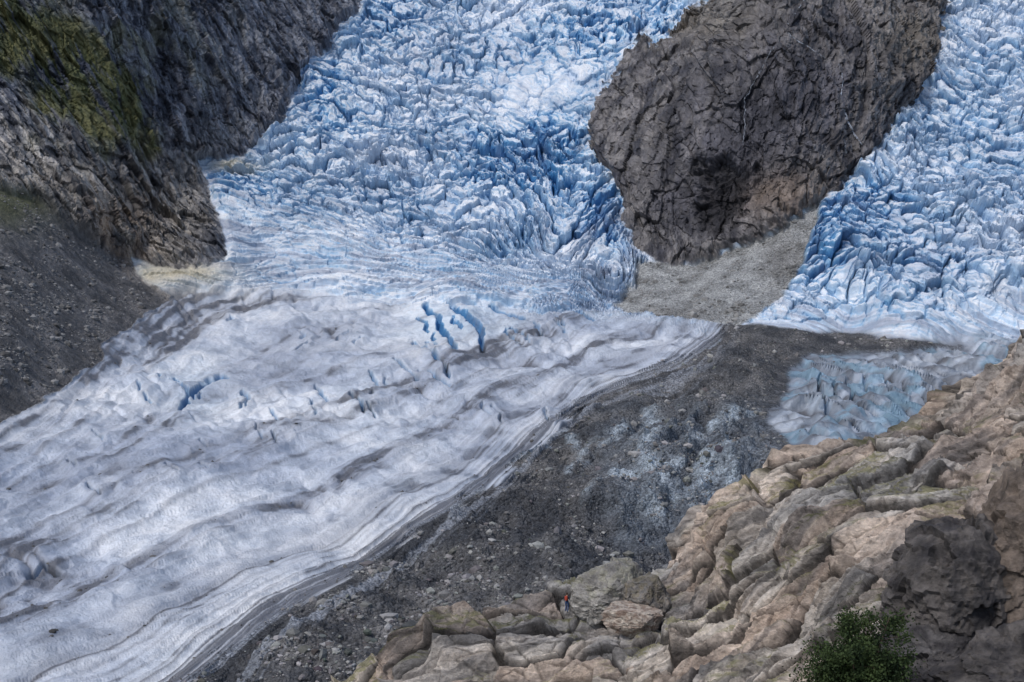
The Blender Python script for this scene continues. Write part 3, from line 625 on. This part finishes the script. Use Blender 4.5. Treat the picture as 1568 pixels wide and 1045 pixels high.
# ================================================================== hiker
def hiker(loc,rot):
    root=bpy.data.objects.new('hiker',None);scene.collection.objects.link(root);root.location=loc;root.rotation_euler=(0,0,rot)
    J={'pel':(0,0,.95,.135),'wa':(0,.01,1.1,.125),'ch':(0,.0,1.3,.15),'ne0':(0,.0,1.45,.07),'ne':(0,.01,1.52,.05),'hd':(0,.02,1.6,.085),'hd2':(0,.02,1.69,.09),
    'hl':(-.1,0,.9,.1),'kl':(-.12,.1,.5,.06),'al':(-.12,-.02,.1,.042),'fl':(-.13,.14,.04,.04),
    'hr':(.1,0,.9,.1),'kr':(.12,.02,.5,.06),'ar':(.12,-.16,.1,.042),'fr':(.14,-.02,.04,.04),
    'sl':(-.19,0,1.4,.065),'el':(-.25,-.06,1.13,.045),'wl':(-.25,.06,.9,.03),'pl':(-.25,.1,.83,.035),
    'sr':(.19,0,1.4,.065),'er':(.26,.02,1.13,.045),'wr':(.24,.2,.96,.03),'pr':(.235,.25,.91,.035)}
    E=[('pel','wa'),('wa','ch'),('ch','ne0'),('ne0','ne'),('ne','hd'),('hd','hd2'),('pel','hl'),('hl','kl'),('kl','al'),('al','fl'),('pel','hr'),('hr','kr'),('kr','ar'),('ar','fr'),
    ('ch','sl'),('sl','el'),('el','wl'),('wl','pl'),('ch','sr'),('sr','er'),('er','wr'),('wr','pr')]
    K=list(J)
    vs=[J[k][:3] for k in K];rd=[J[k][3] for k in K];es=[(K.index(a),K.index(b)) for a,b in E]
    for side,pk in ((-1,'pl'),(1,'pr')):
        c=np.array(J[pk][:3]);pi=K.index(pk)
        for f in range(5):
            off=(f-1.5)*.016 if f<4 else 0
            ln=[.06,.072,.066,.05,.045][f]
            dirn=np.array([0,.35,-.93]) if f<4 else np.array([-side*.5,.7,-.4])
            a0=c+np.array([0,off,0])+dirn*.02;a1=a0+dirn*ln*.6;a2=a1+(dirn+np.array([-side*.5,0,0]))*ln*.4
            i=len(vs);vs+= [tuple(a0),tuple(a1),tuple(a2)];rd+=[.010,.009,.007];es+=[(pi,i),(i,i+1),(i+1,i+2)]
    me=bpy.data.meshes.new('body');me.from_pydata(vs,es,[]);ob=bpy.data.objects.new('body',me);scene.collection.objects.link(ob)
    sk=ob.modifiers.new('s','SKIN');me.skin_vertices[0].data[0].use_root=True
    for i,r_ in enumerate(rd): me.skin_vertices[0].data[i].radius=(r_,r_*.85)
    ob.modifiers.new('d','SUBSURF').levels=2
    bpy.context.view_layer.update()
    me2=bpy.data.meshes.new_from_object(ob.evaluated_get(bpy.context.evaluated_depsgraph_get()));ob.modifiers.clear();ob.data=me2
    me2.materials.clear()
    for m in (simple_mat('skin_mat',(.5,.32,.24),.5),simple_mat('jacket_mat',(.03,.04,.08),.8,.3,.3,20),simple_mat('trousers_mat',(.05,.10,.24),.85,.2,.3,20),simple_mat('boot_mat',(.05,.035,.025),.7)): me2.materials.append(m)
    for pl in me2.polygons:
        c=pl.center;pl.use_smooth=True
        if c.z>1.49: pl.material_index=0
        elif abs(c.x)>.19 and c.z<.93 and (c.y>.03) and c.z>.6: pl.material_index=0
        elif c.z<.14: pl.material_index=3
        elif c.z<.96 and abs(c.x)<.21: pl.material_index=2
        else: pl.material_index=1
    ob.parent=root
    def part(nm,cen,rad,mat,seg=20,pw=1):
        bm=bmesh.new();bmesh.ops.create_uvsphere(bm,u_segments=seg,v_segments=seg//2+4,radius=1)
        for v in bm.verts:
            c=v.co;c=Vector([math.copysign(abs(q)**pw,q) for q in c]);v.co=Vector((c.x*rad[0]+cen[0],c.y*rad[1]+cen[1],c.z*rad[2]+cen[2]))
        m=bpy.data.meshes.new(nm);bm.to_mesh(m);bm.free();m.materials.append(mat)
        for q in m.polygons:q.use_smooth=True
        o=bpy.data.objects.new(nm,m);scene.collection.objects.link(o);o.parent=root
    sk_=me2.materials[0];red=simple_mat('red_fabric_mat',(.42,.07,.04),.75,.3,.25,12);dark=simple_mat('hair_mat',(.05,.03,.02),.8)
    part('head',(0,.02,1.66),(.078,.098,.118),sk_);part('nose',(0,.12,1.645),(.014,.022,.022),sk_);part('mouth',(0,.108,1.60),(.026,.008,.007),simple_mat('lip_mat',(.4,.15,.13)))
    for sx in (-1,1):
        part('eye',(sx*.032,.104,1.67),(.012,.008,.008),dark);part('ear',(sx*.08,.015,1.655),(.01,.022,.032),sk_)
    part('hair',(0,.0,1.69),(.086,.1,.105),dark)
    part('backpack',(0,-.17,1.3),(.14,.09,.2),red,24,.6);part('backpack_lid',(0,-.16,1.47),(.13,.08,.05),red,20,.7)
    part('backpack_pocket',(0,-.26,1.24),(.09,.03,.1),red,20,.6)
    for sx in (-1,1): part('shoulder_strap',(sx*.11,.09,1.32),(.025,.03,.16),dark,16,.8)
bpy.context.view_layer.update();dg=bpy.context.evaluated_depsgraph_get()
def ray(o,t):
    d=Vector(t)-Vector(o);L=d.length
    ok,loc,n,i,ob,_=scene.ray_cast(dg,Vector(o),d.normalized(),distance=L-.05)
    return ok
def groundz(xx,yy,z0):
    ok,loc,n,i,ob,_=scene.ray_cast(dg,Vector((xx,yy,z0)),Vector((0,0,-1)),distance=60)
    return (loc.z,n.z) if ok else (None,0)
best=None                                # find open footing on the rock beside the boulder
for dep in np.arange(112,128,.5):
    for xx in (868,872,876,880,884):
        q=unproj(xx,936,dep);gz,nzv=groundz(q[0],q[1],q[2]+25)
        if gz is None: continue
        f=np.array([q[0],q[1],gz]);rel=f-CAM;dd=rel@FW;pyp=522.5-F*(rel@UPV)/dd
        vis=sum(0 if ray(CAM,f+np.array([0,0,hh])) else 1 for hh in (.15,.5,.9,1.3,1.7))
        sc_=vis*3-abs(pyp-936)*.12+nzv
        if best is None or sc_>best[0]:best=(sc_,f,vis,pyp,xx)
print('hiker at',best)
hiker(tuple(best[1]-np.array([0,0,.03])),math.radians(-25))
# ================================================================== light, world, camera
w=bpy.data.worlds.new('World');scene.world=w;w.use_nodes=True;nt=w.node_tree
sk=nt.nodes.new('ShaderNodeTexSky');sk.sky_type='NISHITA';sk.sun_disc=False
sel,saz=math.radians(56),math.radians(-130)      # high diffuse sun over the left shoulder
sk.sun_elevation=sel;sk.sun_rotation=saz
sk.air_density=1.0;sk.dust_density=2.5
nt.links.new(sk.outputs[0],nt.nodes['Background'].inputs[0]);nt.nodes['Background'].inputs[1].default_value=.122
sd=bpy.data.lights.new('sun','SUN');sd.energy=1.45;sd.angle=math.radians(12);sd.color=(1,.985,.97)
so=bpy.data.objects.new('sun',sd);scene.collection.objects.link(so)
dv=Vector((math.sin(saz)*math.cos(sel),math.cos(saz)*math.cos(sel),math.sin(sel)))
so.rotation_euler=dv.to_track_quat('Z','Y').to_euler()
cd=bpy.data.cameras.new('camera');co=bpy.data.objects.new('camera',cd);scene.collection.objects.link(co)
cd.lens=50;cd.sensor_width=36;cd.clip_end=6000;cd.clip_start=.5
co.location=CAM;co.rotation_euler=(math.radians(90)+PITCH,0,0);scene.camera=co
scene.view_settings.view_transform='Standard';scene.view_settings.look='None';scene.view_settings.exposure=0
print('done',time.time()-T0)
